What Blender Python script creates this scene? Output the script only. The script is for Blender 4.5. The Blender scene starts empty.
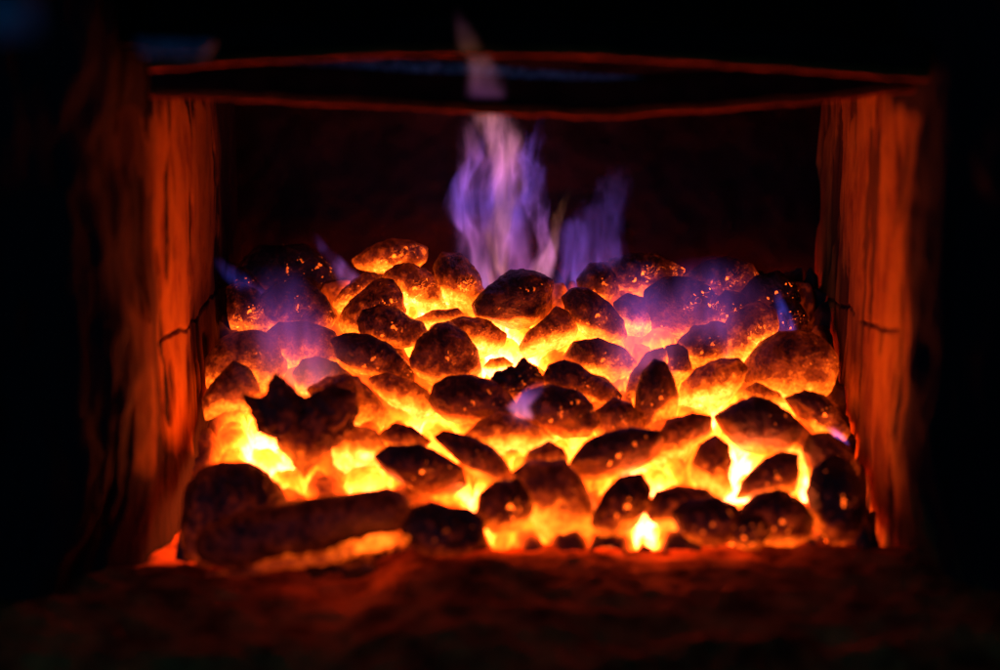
import bpy, math, random
import numpy as np
from mathutils import Vector

# ------------------------------------------------------------------ camera, world, light, exposure
S = bpy.context.scene
COL = S.collection
F_PX = 1805.0                       # focal length in pixels of the 1000 px wide photograph
PITCH = math.radians(12.0)
CAM = np.array([0.0, -1.2, 0.41])
RIGHT = np.array([1.0, 0, 0])
FWD = np.array([0, math.cos(PITCH), -math.sin(PITCH)])
UP = np.array([0, math.sin(PITCH), math.cos(PITCH)])
cd = bpy.data.cameras.new("camera")
cam = bpy.data.objects.new("camera", cd); COL.objects.link(cam)
cam.location = CAM
cam.rotation_euler = (math.pi / 2 - PITCH, 0, 0)
cd.sensor_width = 36.0
cd.lens = 36.0 * F_PX / 1000.0
cd.clip_start = 0.01; cd.clip_end = 100
cd.dof.use_dof = True
cd.dof.focus_distance = 1.43
cd.dof.aperture_fstop = (cd.lens / 1000.0) / 0.036
cd.dof.aperture_blades = 0
S.camera = cam

W = bpy.data.worlds.new("World"); S.world = W; W.use_nodes = True
bgn = W.node_tree.nodes["Background"]
bgn.inputs[0].default_value = (0.05, 0.09, 0.20, 1); bgn.inputs[1].default_value = 0.012

def area(name, loc, target, size, power, color):
    l = bpy.data.lights.new(name, 'AREA'); l.size = size; l.energy = power; l.color = color
    o = bpy.data.objects.new(name, l); COL.objects.link(o); o.location = loc
    o.rotation_euler = (Vector(target) - Vector(loc)).to_track_quat('-Z', 'Y').to_euler()
    return o
# the cold dusk light that tints the top of the stove and its outer corners
area("dusk_light", (-0.55, -1.7, 0.56), (-0.08, 0.02, 0.35), 0.3, 1.3, (0.03, 0.33, 1.0))

S.view_settings.view_transform = 'Standard'
S.view_settings.look = 'None'
S.view_settings.exposure = 0.0
S.view_settings.gamma = 1.0
S.render.engine = 'CYCLES'
S.cycles.use_denoising = True
try: S.cycles.denoiser = 'OPENIMAGEDENOISE'
except Exception: pass
S.cycles.max_bounces = 6
S.cycles.diffuse_bounces = 4
S.cycles.volume_bounces = 0
S.cycles.transparent_max_bounces = 16
S.cycles.sample_clamp_indirect = 6.0
S.cycles.volume_max_steps = 256

# ------------------------------------------------------------------ helpers
def ray(px, py):
    return RIGHT * ((px - 500.0) / F_PX) + UP * ((335.0 - py) / F_PX) + FWD
def at(px, py, Y):
    r = ray(px, py)
    return CAM + r * ((Y - CAM[1]) / r[1])
HY = ([225, 250, 330, 400, 480, 525, 560], [0.285, 0.268, 0.198, 0.130, 0.037, -0.004, -0.022])
def heap_Y(py): return float(np.interp(py, *HY))

def hash3(i, j, k, seed):
    n = (i * 374761393 + j * 668265263 + k * 2147483647 + seed * 974634777) & 0xFFFFFFFF
    n = ((n ^ (n >> 13)) * 1274126177) & 0xFFFFFFFF
    n = ((n ^ (n >> 16)) * 2246822519) & 0xFFFFFFFF
    return ((n ^ (n >> 15)) & 0xFFFFFF) / float(0xFFFFFF)
def vnoise(p, seed=0):
    p = np.asarray(p, float); f0 = np.floor(p); f = p - f0; i = f0.astype(np.int64)
    u = f * f * f * (f * (f * 6 - 15) + 10); r = 0
    for a in (0, 1):
        for b in (0, 1):
            for c in (0, 1):
                w = (u[:, 0] if a else 1 - u[:, 0]) * (u[:, 1] if b else 1 - u[:, 1]) * (u[:, 2] if c else 1 - u[:, 2])
                r = r + w * hash3(i[:, 0] + a, i[:, 1] + b, i[:, 2] + c, seed)
    return r * 2 - 1
def fbm(p, seed=0, octv=4, gain=0.5):
    s = 0; a = 1.0; q = np.asarray(p, float)
    for o in range(octv):
        s = s + a * vnoise(q, seed + o * 17); q = q * 2.03 + 7.1; a *= gain
    return s
def worley(p, seed=0):
    f0 = np.floor(p).astype(np.int64); best = np.full(len(p), 9.0); b2 = np.full(len(p), 9.0)
    for a in (-1, 0, 1):
        for b in (-1, 0, 1):
            i, j = f0[:, 0] + a, f0[:, 1] + b
            dx = i + hash3(i, j, i * 0, seed) - p[:, 0]; dy = j + hash3(i, j, i * 0, seed + 5) - p[:, 1]
            d = np.hypot(dx, dy); b2 = np.minimum(b2, np.maximum(d, best)); best = np.minimum(best, d)
    return best, b2
def sstep(a, b, x):
    t = np.clip((x - a) / (b - a), 0, 1); return t * t * (3 - 2 * t)

def new_mesh(name, V, Fc, mat, parent=None, attrs=None, smooth=True):
    me = bpy.data.meshes.new(name)
    me.from_pydata([tuple(map(float, v)) for v in V], [], Fc)
    if attrs:
        for k, a in attrs.items():
            at_ = me.attributes.new(k, 'FLOAT', 'POINT'); at_.data.foreach_set('value', np.asarray(a, dtype=np.float32))
    me.materials.append(mat)
    if smooth: me.polygons.foreach_set('use_smooth', [True] * len(me.polygons))
    me.update()
    o = bpy.data.objects.new(name, me); COL.objects.link(o)
    if parent is not None: o.parent = parent
    return o
def empty(name, loc=(0, 0, 0)):
    o = bpy.data.objects.new(name, None); COL.objects.link(o); o.location = loc; o.empty_display_size = 0.02
    return o
def tag(o, label, cat, group=None, kind=None):
    o['label'] = label; o['category'] = cat
    if group: o['group'] = group
    if kind: o['kind'] = kind
def grid_faces(nu, nv, wrap_u=False):
    F = []
    for i in range(nu if wrap_u else nu - 1):
        for j in range(nv - 1):
            a = i * nv + j; b = ((i + 1) % nu) * nv + j
            F.append((a, b, b + 1, a + 1))
    return F

# ------------------------------------------------------------------ materials
class NT:
    def __init__(s, name):
        s.m = bpy.data.materials.new(name); s.m.use_nodes = True; s.t = s.m.node_tree; s.t.nodes.clear()
        s.out = s.n('ShaderNodeOutputMaterial')
    def n(s, ty, **kw):
        nd = s.t.nodes.new(ty)
        for k, v in kw.items():
            if k.startswith('i_'):
                key = k[2:]; nd.inputs[int(key) if key.isdigit() else key.replace('_', ' ')].default_value = v
            else: setattr(nd, k, v)
        return nd
    def l(s, a, b): s.t.links.new(a, b)
    def math(s, op, a, b=None, c=None, clamp=False):
        nd = s.n('ShaderNodeMath', operation=op, use_clamp=clamp)
        for i, v in enumerate((a, b, c)):
            if v is None: continue
            if isinstance(v, (int, float)): nd.inputs[i].default_value = v
            else: s.l(v, nd.inputs[i])
        return nd.outputs[0]
    def ramp(s, fac, stops, interp='LINEAR'):
        nd = s.n('ShaderNodeValToRGB'); r = nd.color_ramp; r.interpolation = interp
        while len(r.elements) > 1: r.elements.remove(r.elements[-1])
        for k, (p, c) in enumerate(stops):
            e = r.elements[0] if k == 0 else r.elements.new(p)
            e.position = p; e.color = (*c, 1) if len(c) == 3 else c
        s.l(fac, nd.inputs[0]); return nd.outputs[0]
    def noise(s, vec, scale, detail=4, rough=0.55, dist=0.0):
        nd = s.n('ShaderNodeTexNoise'); nd.inputs['Scale'].default_value = scale; nd.inputs['Detail'].default_value = detail
        nd.inputs['Roughness'].default_value = rough; nd.inputs['Distortion'].default_value = dist
        s.l(vec, nd.inputs['Vector']); return nd.outputs['Fac']
    def coord(s, which='Object'): return s.n('ShaderNodeTexCoord').outputs[which]
    def mapping(s, vec, scale=(1, 1, 1), loc=(0, 0, 0), rot=(0, 0, 0)):
        nd = s.n('ShaderNodeMapping'); nd.inputs['Scale'].default_value = scale; nd.inputs['Location'].default_value = loc
        nd.inputs['Rotation'].default_value = rot
        s.l(vec, nd.inputs['Vector']); return nd.outputs[0]
    def bump(s, h, strength, dist=0.002):
        nd = s.n('ShaderNodeBump'); nd.inputs['Strength'].default_value = strength; nd.inputs['Distance'].default_value = dist
        s.l(h, nd.inputs['Height']); return nd.outputs[0]
    def mix(s, fac, a, b):
        nd = s.n('ShaderNodeMix', data_type='RGBA')
        s.l(fac, nd.inputs[0])
        for i, v in ((6, a), (7, b)):
            if isinstance(v, tuple): nd.inputs[i].default_value = (*v, 1)
            else: s.l(v, nd.inputs[i])
        return nd.outputs[2]

# incandescence by heat, linear light
GLOW = [(0.0, (0, 0, 0)), (0.14, (0.004, 0.0002, 0)), (0.28, (0.050, 0.0030, 0.0002)), (0.42, (0.27, 0.020, 0.0010)),
        (0.56, (0.95, 0.105, 0.004)), (0.70, (3.0, 0.31, 0.014)), (0.84, (5.3, 0.74, 0.075)), (1.0, (7.5, 1.55, 0.42))]
def coal_material(name, glint=1.0):
    t = NT(name)
    P = t.coord('Object')
    heat = t.n('ShaderNodeAttribute', attribute_name='ember_heat').outputs['Fac']
    crumb = t.noise(P, 190, 6, 0.62)                   # crumbly crust
    mott = t.noise(P, 55, 5, 0.6, 0.6)
    big = t.noise(P, 24, 3, 0.5, 0.4)
    grit = t.noise(P, 620, 3, 0.6)
    h = t.math('ADD', heat, t.math('MULTIPLY', t.math('SUBTRACT', crumb, 0.5), 0.46))
    h = t.math('ADD', h, t.math('MULTIPLY', t.math('SUBTRACT', grit, 0.5), 0.26))
    h = t.math('ADD', h, t.math('MULTIPLY', t.math('SUBTRACT', mott, 0.5), 0.34))
    h = t.math('ADD', h, t.math('MULTIPLY', t.math('SUBTRACT', big, 0.5), 0.16))
    # glowing crumbs and short cracks where the crust has flaked
    ln = t.noise(P, 75, 4, 0.6, 1.2)
    crack = t.math('LESS_THAN', t.math('ABSOLUTE', t.math('SUBTRACT', ln, 0.52)), 0.010)
    patch = t.ramp(t.noise(P, 42, 2, 0.5), [(0.54, (0, 0, 0)), (0.62, (1, 1, 1))])
    fine = t.ramp(t.noise(P, 240, 2, 0.5), [(0.64, (0, 0, 0)), (0.69, (1, 1, 1))])
    sp = t.math('MULTIPLY', patch, t.math('ADD', t.math('MULTIPLY', crack, 0.8), t.math('MULTIPLY', fine, 0.9)))
    spk = t.n('ShaderNodeAttribute', attribute_name='glint').outputs['Fac']
    h = t.math('ADD', h, t.math('MULTIPLY', t.math('MULTIPLY', t.math('MULTIPLY', crack, patch), spk), 0.27 * glint), clamp=True)
    em0 = t.ramp(h, GLOW)
    add = t.n('ShaderNodeMix', data_type='RGBA', blend_type='ADD'); add.inputs[0].default_value = 1.0
    spc = t.n('ShaderNodeVectorMath', operation='SCALE'); spc.inputs[0].default_value = (3.0, 0.30, 0.015)
    t.l(t.math('MULTIPLY', t.math('MULTIPLY', patch, fine), spk), spc.inputs['Scale'])
    t.l(em0, add.inputs[6]); t.l(spc.outputs[0], add.inputs[7]); em = add.outputs[2]
    ash = t.ramp(mott, [(0.40, (0.022, 0.015, 0.011)), (0.62, (0.055, 0.040, 0.030)), (0.80, (0.12, 0.095, 0.08))])
    b = t.n('ShaderNodeBsdfPrincipled')
    t.l(ash, b.inputs['Base Color']); b.inputs['Roughness'].default_value = 0.42
    b.inputs['Specular IOR Level'].default_value = 0.6
    t.l(em, b.inputs['Emission Color'])
    k = t.n('ShaderNodeAttribute', attribute_name='power').outputs['Fac']
    t.l(k, b.inputs['Emission Strength'])
    hh = t.math('ADD', t.math('ADD', t.math('MULTIPLY', crumb, 1.0), t.math('MULTIPLY', grit, 0.35)), t.math('MULTIPLY', mott, 1.5))
    t.l(t.bump(hh, 0.8, 0.0022), b.inputs['Normal'])
    t.l(b.outputs[0], t.out.inputs['Surface'])
    return t.m
M_COAL = coal_material('charcoal')

def bed_material():
    t = NT('ember_bed')
    P = t.coord('Object')
    heat = t.n('ShaderNodeAttribute', attribute_name='ember_heat').outputs['Fac']
    a = t.noise(P, 38, 5, 0.6, 0.5); c = t.noise(P, 140, 4, 0.6)
    h = t.math('ADD', heat, t.math('MULTIPLY', t.math('SUBTRACT', a, 0.5), 0.40))
    h = t.math('ADD', h, t.math('MULTIPLY', t.math('SUBTRACT', c, 0.5), 0.22), clamp=True)
    em = t.ramp(h, GLOW[:4] + [(0.56, (0.9, 0.050, 0.002)), (0.70, (2.5, 0.18, 0.006)), (0.84, (5.3, 0.50, 0.04)), (1.0, (8.0, 1.30, 0.34))])
    b = t.n('ShaderNodeBsdfPrincipled'); b.inputs['Base Color'].default_value = (0.09, 0.065, 0.05, 1); b.inputs['Roughness'].default_value = 0.9
    t.l(em, b.inputs['Emission Color']); b.inputs['Emission Strength'].default_value = 3.9
    t.l(t.bump(a, 0.6, 0.004), b.inputs['Normal'])
    t.l(b.outputs[0], t.out.inputs['Surface'])
    return t.m

def brick_material(name, light=1.0):
    t = NT(name)
    P = t.coord('Object')
    st = t.noise(t.mapping(P, (60, 60, 12)), 1.0, 6, 0.62, 0.4)      # vertical streaks of scale and soot
    st2 = t.noise(t.mapping(P, (170, 170, 50)), 1.0, 4, 0.6)
    bl = t.noise(P, 16, 5, 0.6)
    f = t.math('ADD', t.math('MULTIPLY', st, 0.60), t.math('ADD', t.math('MULTIPLY', bl, 0.25), t.math('MULTIPLY', st2, 0.15)))
    L = light
    c = t.ramp(f, [(0.34, (0.030 * L, 0.012 * L, 0.008 * L)), (0.42, (0.34 * L, 0.14 * L, 0.020 * L)), (0.52, (0.62 * L, 0.34 * L, 0.030 * L)), (0.68, (0.74 * L, 0.46 * L, 0.05 * L))])
    soot_shade = t.n('ShaderNodeAttribute', attribute_name='soot_shade').outputs['Fac']
    c = t.mix(soot_shade, c, (0.020, 0.016, 0.015))  # soot and painted shade share this one dark colour
    b = t.n('ShaderNodeBsdfPrincipled'); b.inputs['Roughness'].default_value = 0.9; b.inputs['Specular IOR Level'].default_value = 0.2
    t.l(c, b.inputs['Base Color'])
    t.l(t.bump(t.math('ADD', st, st2), 0.6, 0.003), b.inputs['Normal'])
    t.l(b.outputs[0], t.out.inputs['Surface'])
    return t.m
M_BRICK = brick_material('scaled_refractory')

def plain(name, c0, c1, scale=30, rough=0.8, bump=0.4, metal=0.0, spec=0.4):
    t = NT(name); P = t.coord('Object')
    a = t.noise(P, scale, 6, 0.62); b2 = t.noise(P, scale * 6, 4, 0.6)
    c = t.ramp(a, [(0.38, c0), (0.64, c1)])
    b = t.n('ShaderNodeBsdfPrincipled'); t.l(c, b.inputs['Base Color'])
    b.inputs['Roughness'].default_value = rough; b.inputs['Metallic'].default_value = metal; b.inputs['Specular IOR Level'].default_value = spec
    t.l(t.bump(t.math('ADD', a, t.math('MULTIPLY', b2, 0.5)), bump, 0.003), b.inputs['Normal'])
    t.l(b.outputs[0], t.out.inputs['Surface'])
    return t.m
M_SOOT = plain('sooty_back_brick', (0.007, 0.003, 0.0025), (0.022, 0.009, 0.006), 22)
M_STEEL = plain('sooty_steel', (0.014, 0.006, 0.004), (0.045, 0.016, 0.010), 40, 0.8, 0.3, 0, 0.1)
M_RUST = plain('rusty_steel', (0.20, 0.045, 0.008), (0.46, 0.11, 0.016), 60, 0.9, 0.4, 0, 0.1)
M_TOP = plain('speckled_top_plate', (0.03, 0.10, 0.14), (0.40, 0.75, 0.85), 230, 0.7, 0.5)
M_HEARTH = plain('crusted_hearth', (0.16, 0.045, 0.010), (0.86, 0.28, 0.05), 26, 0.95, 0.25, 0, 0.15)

# ------------------------------------------------------------------ heat field over the heap (where the fire draws air)
SPOTS = [(505, 345, 62, 48, 1.00), (590, 345, 48, 40, .90), (425, 302, 40, 26, .95), (270, 440, 62, 52, .95), (365, 470, 40, 30, .92),
         (645, 478, 50, 40, 1.0), (742, 462, 60, 46, 1.0), (805, 462, 30, 40, .95), (430, 420, 60, 50, .82), (545, 470, 60, 45, .80),
         (470, 495, 50, 28, .85), (560, 400, 70, 50, .78), (700, 400, 60, 50, .80), (780, 400, 50, 45, .72), (660, 350, 40, 40, .66),
         (650, 525, 70, 20, .55), (330, 390, 60, 40, .72), (240, 375, 45, 45, .48), (360, 320, 50, 40, .55), (395, 255, 40, 18, .55),
         (300, 340, 50, 35, .45), (740, 350, 50, 40, .62), (800, 520, 50, 30, .62), (520, 520, 60, 20, .7), (640, 280, 45, 20, .42),
         (460, 285, 30, 35, .72), (680, 320, 45, 25, .58)]
_sp = np.array(SPOTS)
def heap_px(P):
    """where a point of the heap lies over the slope, in the units of the spot list"""
    d = P - CAM
    z = d @ FWD
    return 500 + F_PX * (d @ RIGHT) / z, 335 - F_PX * (d @ UP) / z
SPOT_W = np.array([at(s[0], s[1], heap_Y(s[1])) for s in SPOTS])
def field(P):
    P = np.atleast_2d(P)
    acc = np.zeros(len(P)) + 0.10
    for s, w in zip(SPOTS, SPOT_W):
        rx = s[2] / F_PX * 1.38; ry = s[3] / F_PX * 1.38 * 2.0
        q = ((P[:, 0] - w[0]) / rx) ** 2 + ((P[:, 1] - w[1]) / ry) ** 2
        acc = np.maximum(acc, 0.10 + (s[4] - 0.10) * np.exp(-q * 0.85)) + 0.05 * s[4] * np.exp(-q)
    return np.clip(acc, 0, 1.0)

# ------------------------------------------------------------------ ember bed under the briquettes
def ember_bed():
    nx, ny = 460, 400
    X = np.linspace(-0.226, 0.268, nx); T = np.linspace(0, 1, ny)
    pys = 546 + (240 - 546) * T
    C = np.array([at(500, p, heap_Y(p)) for p in pys])              # centre line of the heap's slope
    V = np.zeros((nx, ny, 3))
    V[:, :, 0] = X[:, None]; V[:, :, 1] = C[None, :, 1]; V[:, :, 2] = C[None, :, 2]
    V = V.reshape(-1, 3)
    nrm = np.array([0, -0.50, 0.86])
    n1 = fbm(V * 26, 5, 3); n2 = fbm(V * 75, 9, 3)
    q = np.stack([V[:, 0], np.hypot(V[:, 1], V[:, 2]) * np.sign(V[:, 1] + .1)], 1) + 0.006 * np.stack([n1, n2], 1)
    w1, w2 = worley(q * 36, 3); w3, w4 = worley(q * 105, 8)
    rnd = sstep(0.0, 0.42, w2 - w1); rnd2 = sstep(0.0, 0.4, w4 - w3)
    off = -0.025 + 0.003 * n1 + 0.0012 * n2 + 0.021 * np.sqrt(rnd) * (1 - 0.6 * w1 ** 2) + 0.0010 * rnd2
    edge = sstep(0.018, 0.0, 0.268 - V[:, 0]) + sstep(0.018, 0.0, V[:, 0] + 0.226)
    off = off - 0.012 * edge
    V = V + nrm[None] * off[:, None]
    front = sstep(0.09, 0.0, np.tile(T, nx))
    V[:, 2] = np.maximum(V[:, 2], -0.006 + 0.003 * n2)
    back = sstep(0.86, 0.97, np.tile(T, nx))
    cell = hash3(np.floor(w1 * 0).astype(np.int64), (q[:, 0] * 20).astype(np.int64), (q[:, 1] * 20).astype(np.int64), 4) * 0
    h = field(V) * (1.04 - 0.34 * rnd * (1 - 0.8 * w1)) + 0.07 * n1 + 0.05 * (1 - rnd2) - 0.50 * front - 0.25 * edge - 0.6 * back
    V[:, 2] -= 0.02 * back
    o = new_mesh('ember_bed', V, grid_faces(nx, ny), bed_material(), attrs={'ember_heat': h})
    tag(o, 'loose white-hot embers glowing in the gaps under the charcoal briquettes', 'embers', kind='stuff')
ember_bed()

# ------------------------------------------------------------------ charcoal briquettes
# (outline in photo pixels, lift towards the viewer in mm, heat 0..1, glint 0..1, jag, label)
B = []
def c(label, lift, heat, glint, pts, jag=0.0, tilt=None): B.append((label, lift, heat, glint, pts, jag, tilt))
c('dim black briquette at the back left of the heap, flecked with dark red sparks', -6, .10, .3, [(240,268),(262,248),(302,247),(325,262),(332,280),(318,292),(280,290),(250,282)])
c('dull red briquette in purple flame at the left, below the dim black rear one', 2, .26, .4, [(262,300),(278,284),(302,279),(322,296),(333,315),(325,328),(290,330),(268,318)])
c('narrow mauve briquette against the left wall with one bright orange crack', -3, .30, .8, [(229,290),(240,284),(256,292),(272,314),(272,332),(250,338),(234,328),(229,310)])
c('smooth plain purple-pink briquette washed by blue flame at the left', -2, .40, 0, [(264,338),(281,325),(307,324),(330,333),(343,352),(334,368),(300,372),(270,360)])
c('dark-topped orange-bottomed briquette at the left wall, behind the black heart', 0, .38, .2, [(210,360),(224,340),(252,332),(276,340),(286,360),(278,378),(256,388),(231,392),(212,386)])
c('pointed dark briquette at the left edge with a yellow flame lick on its lower side', 5, .36, 0, [(205,398),(218,380),(233,364),(247,370),(257,386),(256,400),(244,412),(226,410),(209,418)])
c('brown briquette half in pink haze just below the smooth purple one', -1, .46, .1, [(296,374),(304,361),(319,358),(336,364),(350,377),(346,392),(322,400),(302,396)])
c('orange arched briquette curving over the right shoulder of the black heart', 4, .56, .3, [(312,392),(326,382),(345,377),(358,381),(370,393),(383,408),(382,424),(370,440),(350,440),(330,415)], .3)
c('grey-brown briquette with a rough peaked top at the centre left', 0, .38, .7, [(340,320),(354,300),(376,282),(391,283),(399,296),(402,312),(396,328),(370,338),(348,334)], .15)
c('small black briquette with a hollow right end, in front of the peaked grey-brown one', 12, .30, .4, [(360,322),(365,311),(382,308),(398,312),(408,319),(420,322),(424,333),(416,343),(400,347),(381,342),(365,334)], .15)
c('long black briquette sloping down to the right beside the smooth purple one', 10, .24, .3, [(335,342),(350,335),(371,337),(389,346),(402,359),(411,374),(408,384),(394,381),(378,376),(355,370),(341,358)], .05)
c('orange-brown briquette sloping under the long black one', 4, .52, .3, [(372,380),(389,375),(407,381),(425,391),(435,404),(431,414),(418,418),(402,412),(388,400),(377,390)])
c('upright black three-cornered briquette left of centre with a pink spot near its peak', 10, .30, .5, [(414,358),(422,342),(436,327),(448,325),(461,334),(475,350),(479,370),(468,381),(441,384),(424,375),(415,366)], .15)
c('big black angular briquette at the middle top, right under the tall flame', 12, .20, .3, [(476,304),(490,287),(512,272),(532,274),(550,283),(549,306),(541,317),(520,328),(500,322),(481,315)], .15)
c('dark oval briquette with yellow belly, right of the big one under the tall flame', 8, .30, .5, [(565,300),(574,291),(588,291),(607,304),(621,320),(624,335),(611,341),(588,336),(571,318)])
c('lens-shaped brown briquette with a pink lower right side, under the yellow-bellied one', 4, .38, .5, [(566,358),(577,343),(598,340),(620,348),(633,362),(629,373),(615,380),(592,375),(573,368)])
c('curled orange briquette tucked under the big black one at the middle top', 0, .50, .3, [(520,350),(529,333),(543,322),(555,309),(567,314),(575,328),(572,341),(556,348),(540,353),(525,358)], .1)
c('brown briquette with a blunt right end, left of the curled orange one', 0, .48, .3, [(448,324),(465,318),(489,323),(505,334),(502,346),(484,356),(470,350),(455,338)], .1)
c('flat-topped small orange slab just behind the upright three-cornered briquette', -2, .60, .1, [(416,320),(433,312),(456,309),(463,318),(450,326),(428,332)])
c('tall cracked briquette with a jagged glowing left edge, left of the tall flame', 2, .42, 1.0, [(438,285),(437,266),(444,256),(462,258),(476,276),(483,293),(476,314),(456,315),(443,300)], .3)
c('bright orange ragged-topped briquette beside the white-hot gap at the centre left', 3, .52, .9, [(385,276),(396,265),(413,268),(428,276),(437,290),(444,305),(432,313),(408,308),(392,298),(385,286)], .3)
c('rearmost orange briquette with sparkling top, left of the tall flame', -6, .40, 1.0, [(355,260),(370,249),(387,242),(410,243),(425,249),(425,258),(414,268),(396,272),(376,271),(360,267)], .15)
c('partly hidden pinkish briquette with a glowing edge behind the peaked grey-brown one', -5, .42, .7, [(336,302),(343,290),(355,280),(366,274),(378,277),(378,290),(362,304),(342,312)], .2)
c('wide dark rear briquette with a glowing seam along it, right of the flames', -6, .30, 1.0, [(604,272),(613,260),(632,254),(655,256),(680,270),(672,284),(648,291),(625,290),(609,284)], .15)
c('dim red flattened briquette at the rear right, farthest back', -8, .26, .7, [(686,277),(705,264),(727,258),(748,266),(757,278),(749,292),(727,298),(704,291)])
c('large round dark purple briquette covered in fine glowing cracks at the right rear', 4, .24, 1.0, [(644,314),(648,292),(665,281),(687,280),(707,290),(716,306),(715,323),(697,335),(671,335),(652,328)])
c('almost black briquette at the rear right corner above the thin blue wisp', -3, .08, .5, [(742,293),(757,278),(777,273),(792,282),(798,300),(789,312),(770,310),(750,306)])
c('small dark red briquette nearest the right wall at the back, beside the thin wisp', -2, .14, 1.0, [(770,308),(782,300),(797,302),(806,319),(801,333),(786,336),(771,328)])
c('mottled upright grey-orange briquette with a glowing right edge at the right', 6, .42, .7, [(730,322),(741,311),(757,305),(772,313),(774,329),(767,343),(753,361),(742,371),(731,366),(720,358),(719,342)], .15)
c('dark irregular briquette between the round cracked one and the mottled upright one', 3, .30, .4, [(680,343),(695,328),(716,324),(732,329),(731,342),(722,359),(704,367),(689,360)], .15)
c('very small egg-shaped dark briquette above the white seam at centre right', 6, .30, .3, [(661,358),(667,348),(678,346),(687,351),(690,368),(685,378),(670,376)])
c('upright thumb-shaped dark briquette right of centre', 10, .28, .3, [(638,392),(643,376),(654,363),(665,366),(671,379),(676,397),(673,416),(659,432),(644,426),(637,408)])
c('dark-topped briquette with a smooth glowing orange belly at the right', 5, .56, .4, [(680,402),(685,384),(699,370),(717,362),(736,361),(743,369),(741,382),(728,398),(708,412),(688,412)])
c('largest smooth rounded briquette near the right wall, dark above and orange below', 6, .42, .2, [(744,377),(751,361),(764,345),(781,336),(805,335),(820,343),(831,357),(832,372),(826,388),(812,400),(788,406),(760,398)])
c('rough dark crusty briquette sloping down to the right wall below the largest one', 2, .34, .6, [(788,400),(806,391),(822,396),(838,414),(847,430),(840,441),(820,434),(798,418)], .3)
c('large black almond-shaped briquette lying on the brightest seam at the right', 13, .20, .15, [(719,418),(735,407),(755,400),(769,402),(786,413),(805,433),(803,442),(782,449),(763,453),(744,448),(730,434)], .05)
c('upright brown briquette standing between two white-hot gaps at the right', 4, .44, .3, [(692,467),(700,447),(714,438),(727,446),(730,462),(728,475),(731,488),(719,498),(702,488),(693,478)])
c('black wedge-shaped briquette with two orange glints below the almond-shaped one', 8, .28, .3, [(738,498),(745,480),(764,461),(782,452),(796,457),(795,476),(792,490),(766,493)])
c('brown briquette behind the big ridged one at the right wall', 0, .36, .3, [(805,452),(811,438),(829,435),(847,448),(856,466),(852,486),(832,490),(812,476)])
c('big black ridged briquette at the right wall with orange glints on its edge', 14, .12, .7, [(809,492),(816,472),(831,458),(848,463),(859,483),(863,505),(857,532),(832,541),(817,524)], .1)
c('dark red-brown briquette at the front right, left of the big ridged one', 8, .24, .5, [(743,512),(756,499),(778,492),(798,501),(811,516),(809,534),(790,543),(765,541),(750,526)])
c('dark brown briquette at the front, with small purple flame on top, right of centre', 4, .30, .2, [(648,511),(659,494),(677,488),(704,491),(716,502),(708,526),(677,530),(655,521)])
c('black briquette at the very front right, overlapping the one with the purple flame', 12, .20, .2, [(674,514),(686,504),(714,499),(733,506),(742,520),(735,540),(705,544),(682,532)])
c('small lumpy black piece at the front right with glowing red crumbs on it', 16, .20, 1.0, [(731,526),(744,513),(760,517),(768,532),(757,546),(735,545)], .3)
c('long dark briquette with speckled orange lower edge, just right of centre', 12, .22, .7, [(573,466),(580,454),(590,443),(607,434),(630,430),(655,433),(660,444),(653,457),(637,466),(618,475),(594,478),(577,474)], .05)
c('brown folded briquette glowing along its right flank, right of the long speckled one', 4, .46, .5, [(655,444),(669,422),(692,415),(709,418),(707,434),(692,447),(682,462),(664,467),(654,458)], .1)
c('dark front briquette with orange glints at its base, below the long speckled one', 10, .26, .9, [(594,520),(606,494),(620,480),(640,475),(650,490),(647,506),(637,521),(622,533),(603,534)])
c('tall upright brown briquette streaked with orange in the middle of the front row', 6, .42, .2, [(514,474),(530,466),(564,463),(577,479),(591,505),(593,526),(570,535),(540,534),(530,505)])
c('small brown piece perched right on top of the tall streaked briquette', 4, .44, .1, [(521,468),(530,452),(548,443),(561,450),(568,462),(555,470),(535,471)])
c('orange-brown pitched briquette above a yellow hollow in the very middle', 4, .54, .2, [(468,435),(482,423),(502,414),(522,421),(540,430),(551,440),(533,449),(502,453),(482,448)])
c('dark crescent briquette arching down to the right, left of the yellow hollow', 8, .30, .2, [(436,438),(448,433),(466,437),(489,447),(503,461),(511,477),(494,481),(476,475),(460,462),(448,450)])
c('black oval briquette with a cluster of round orange glints, front left of centre', 12, .22, .9, [(379,458),(391,448),(419,446),(440,456),(458,468),(463,483),(449,493),(422,493),(403,482),(387,470)])
c('small rough brown briquette just behind the black oval with orange glints', 0, .40, .2, [(381,434),(396,424),(412,428),(428,441),(418,450),(391,451)], .25)
c('broad black briquette with an orange lower left corner at the centre', 10, .26, .3, [(433,400),(438,386),(450,379),(471,377),(491,383),(506,395),(516,409),(508,417),(490,419),(468,422),(450,418),(438,410)])
c('black briquette with a long crease and small purple flame, right of the broad black one', 10, .24, .4, [(516,410),(529,394),(550,387),(575,392),(590,406),(595,421),(586,434),(563,437),(538,427)], .05)
c('two-humped black briquette with a pink lower edge above the creased one', 6, .28, .4, [(545,381),(552,367),(566,362),(579,366),(590,375),(603,378),(614,388),(620,399),(610,406),(588,400),(568,393),(551,389)])
c('black saw-toothed broken chunk at the centre with blue flame at its foot', 10, .10, .2, [(491,382),(500,373),(515,369),(523,359),(535,367),(542,386),(532,397),(516,403),(503,394)], .5)
c('little white-hot nugget in the brightest gap above the saw-toothed chunk', -4, .92, .1, [(485,368),(491,360),(503,357),(512,364),(510,375),(492,379)])
c('small upright egg-shaped brown briquette between the creased one and the long speckled one', 4, .36, .2, [(597,432),(599,411),(614,400),(630,405),(640,420),(640,434),(620,440)])
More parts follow.
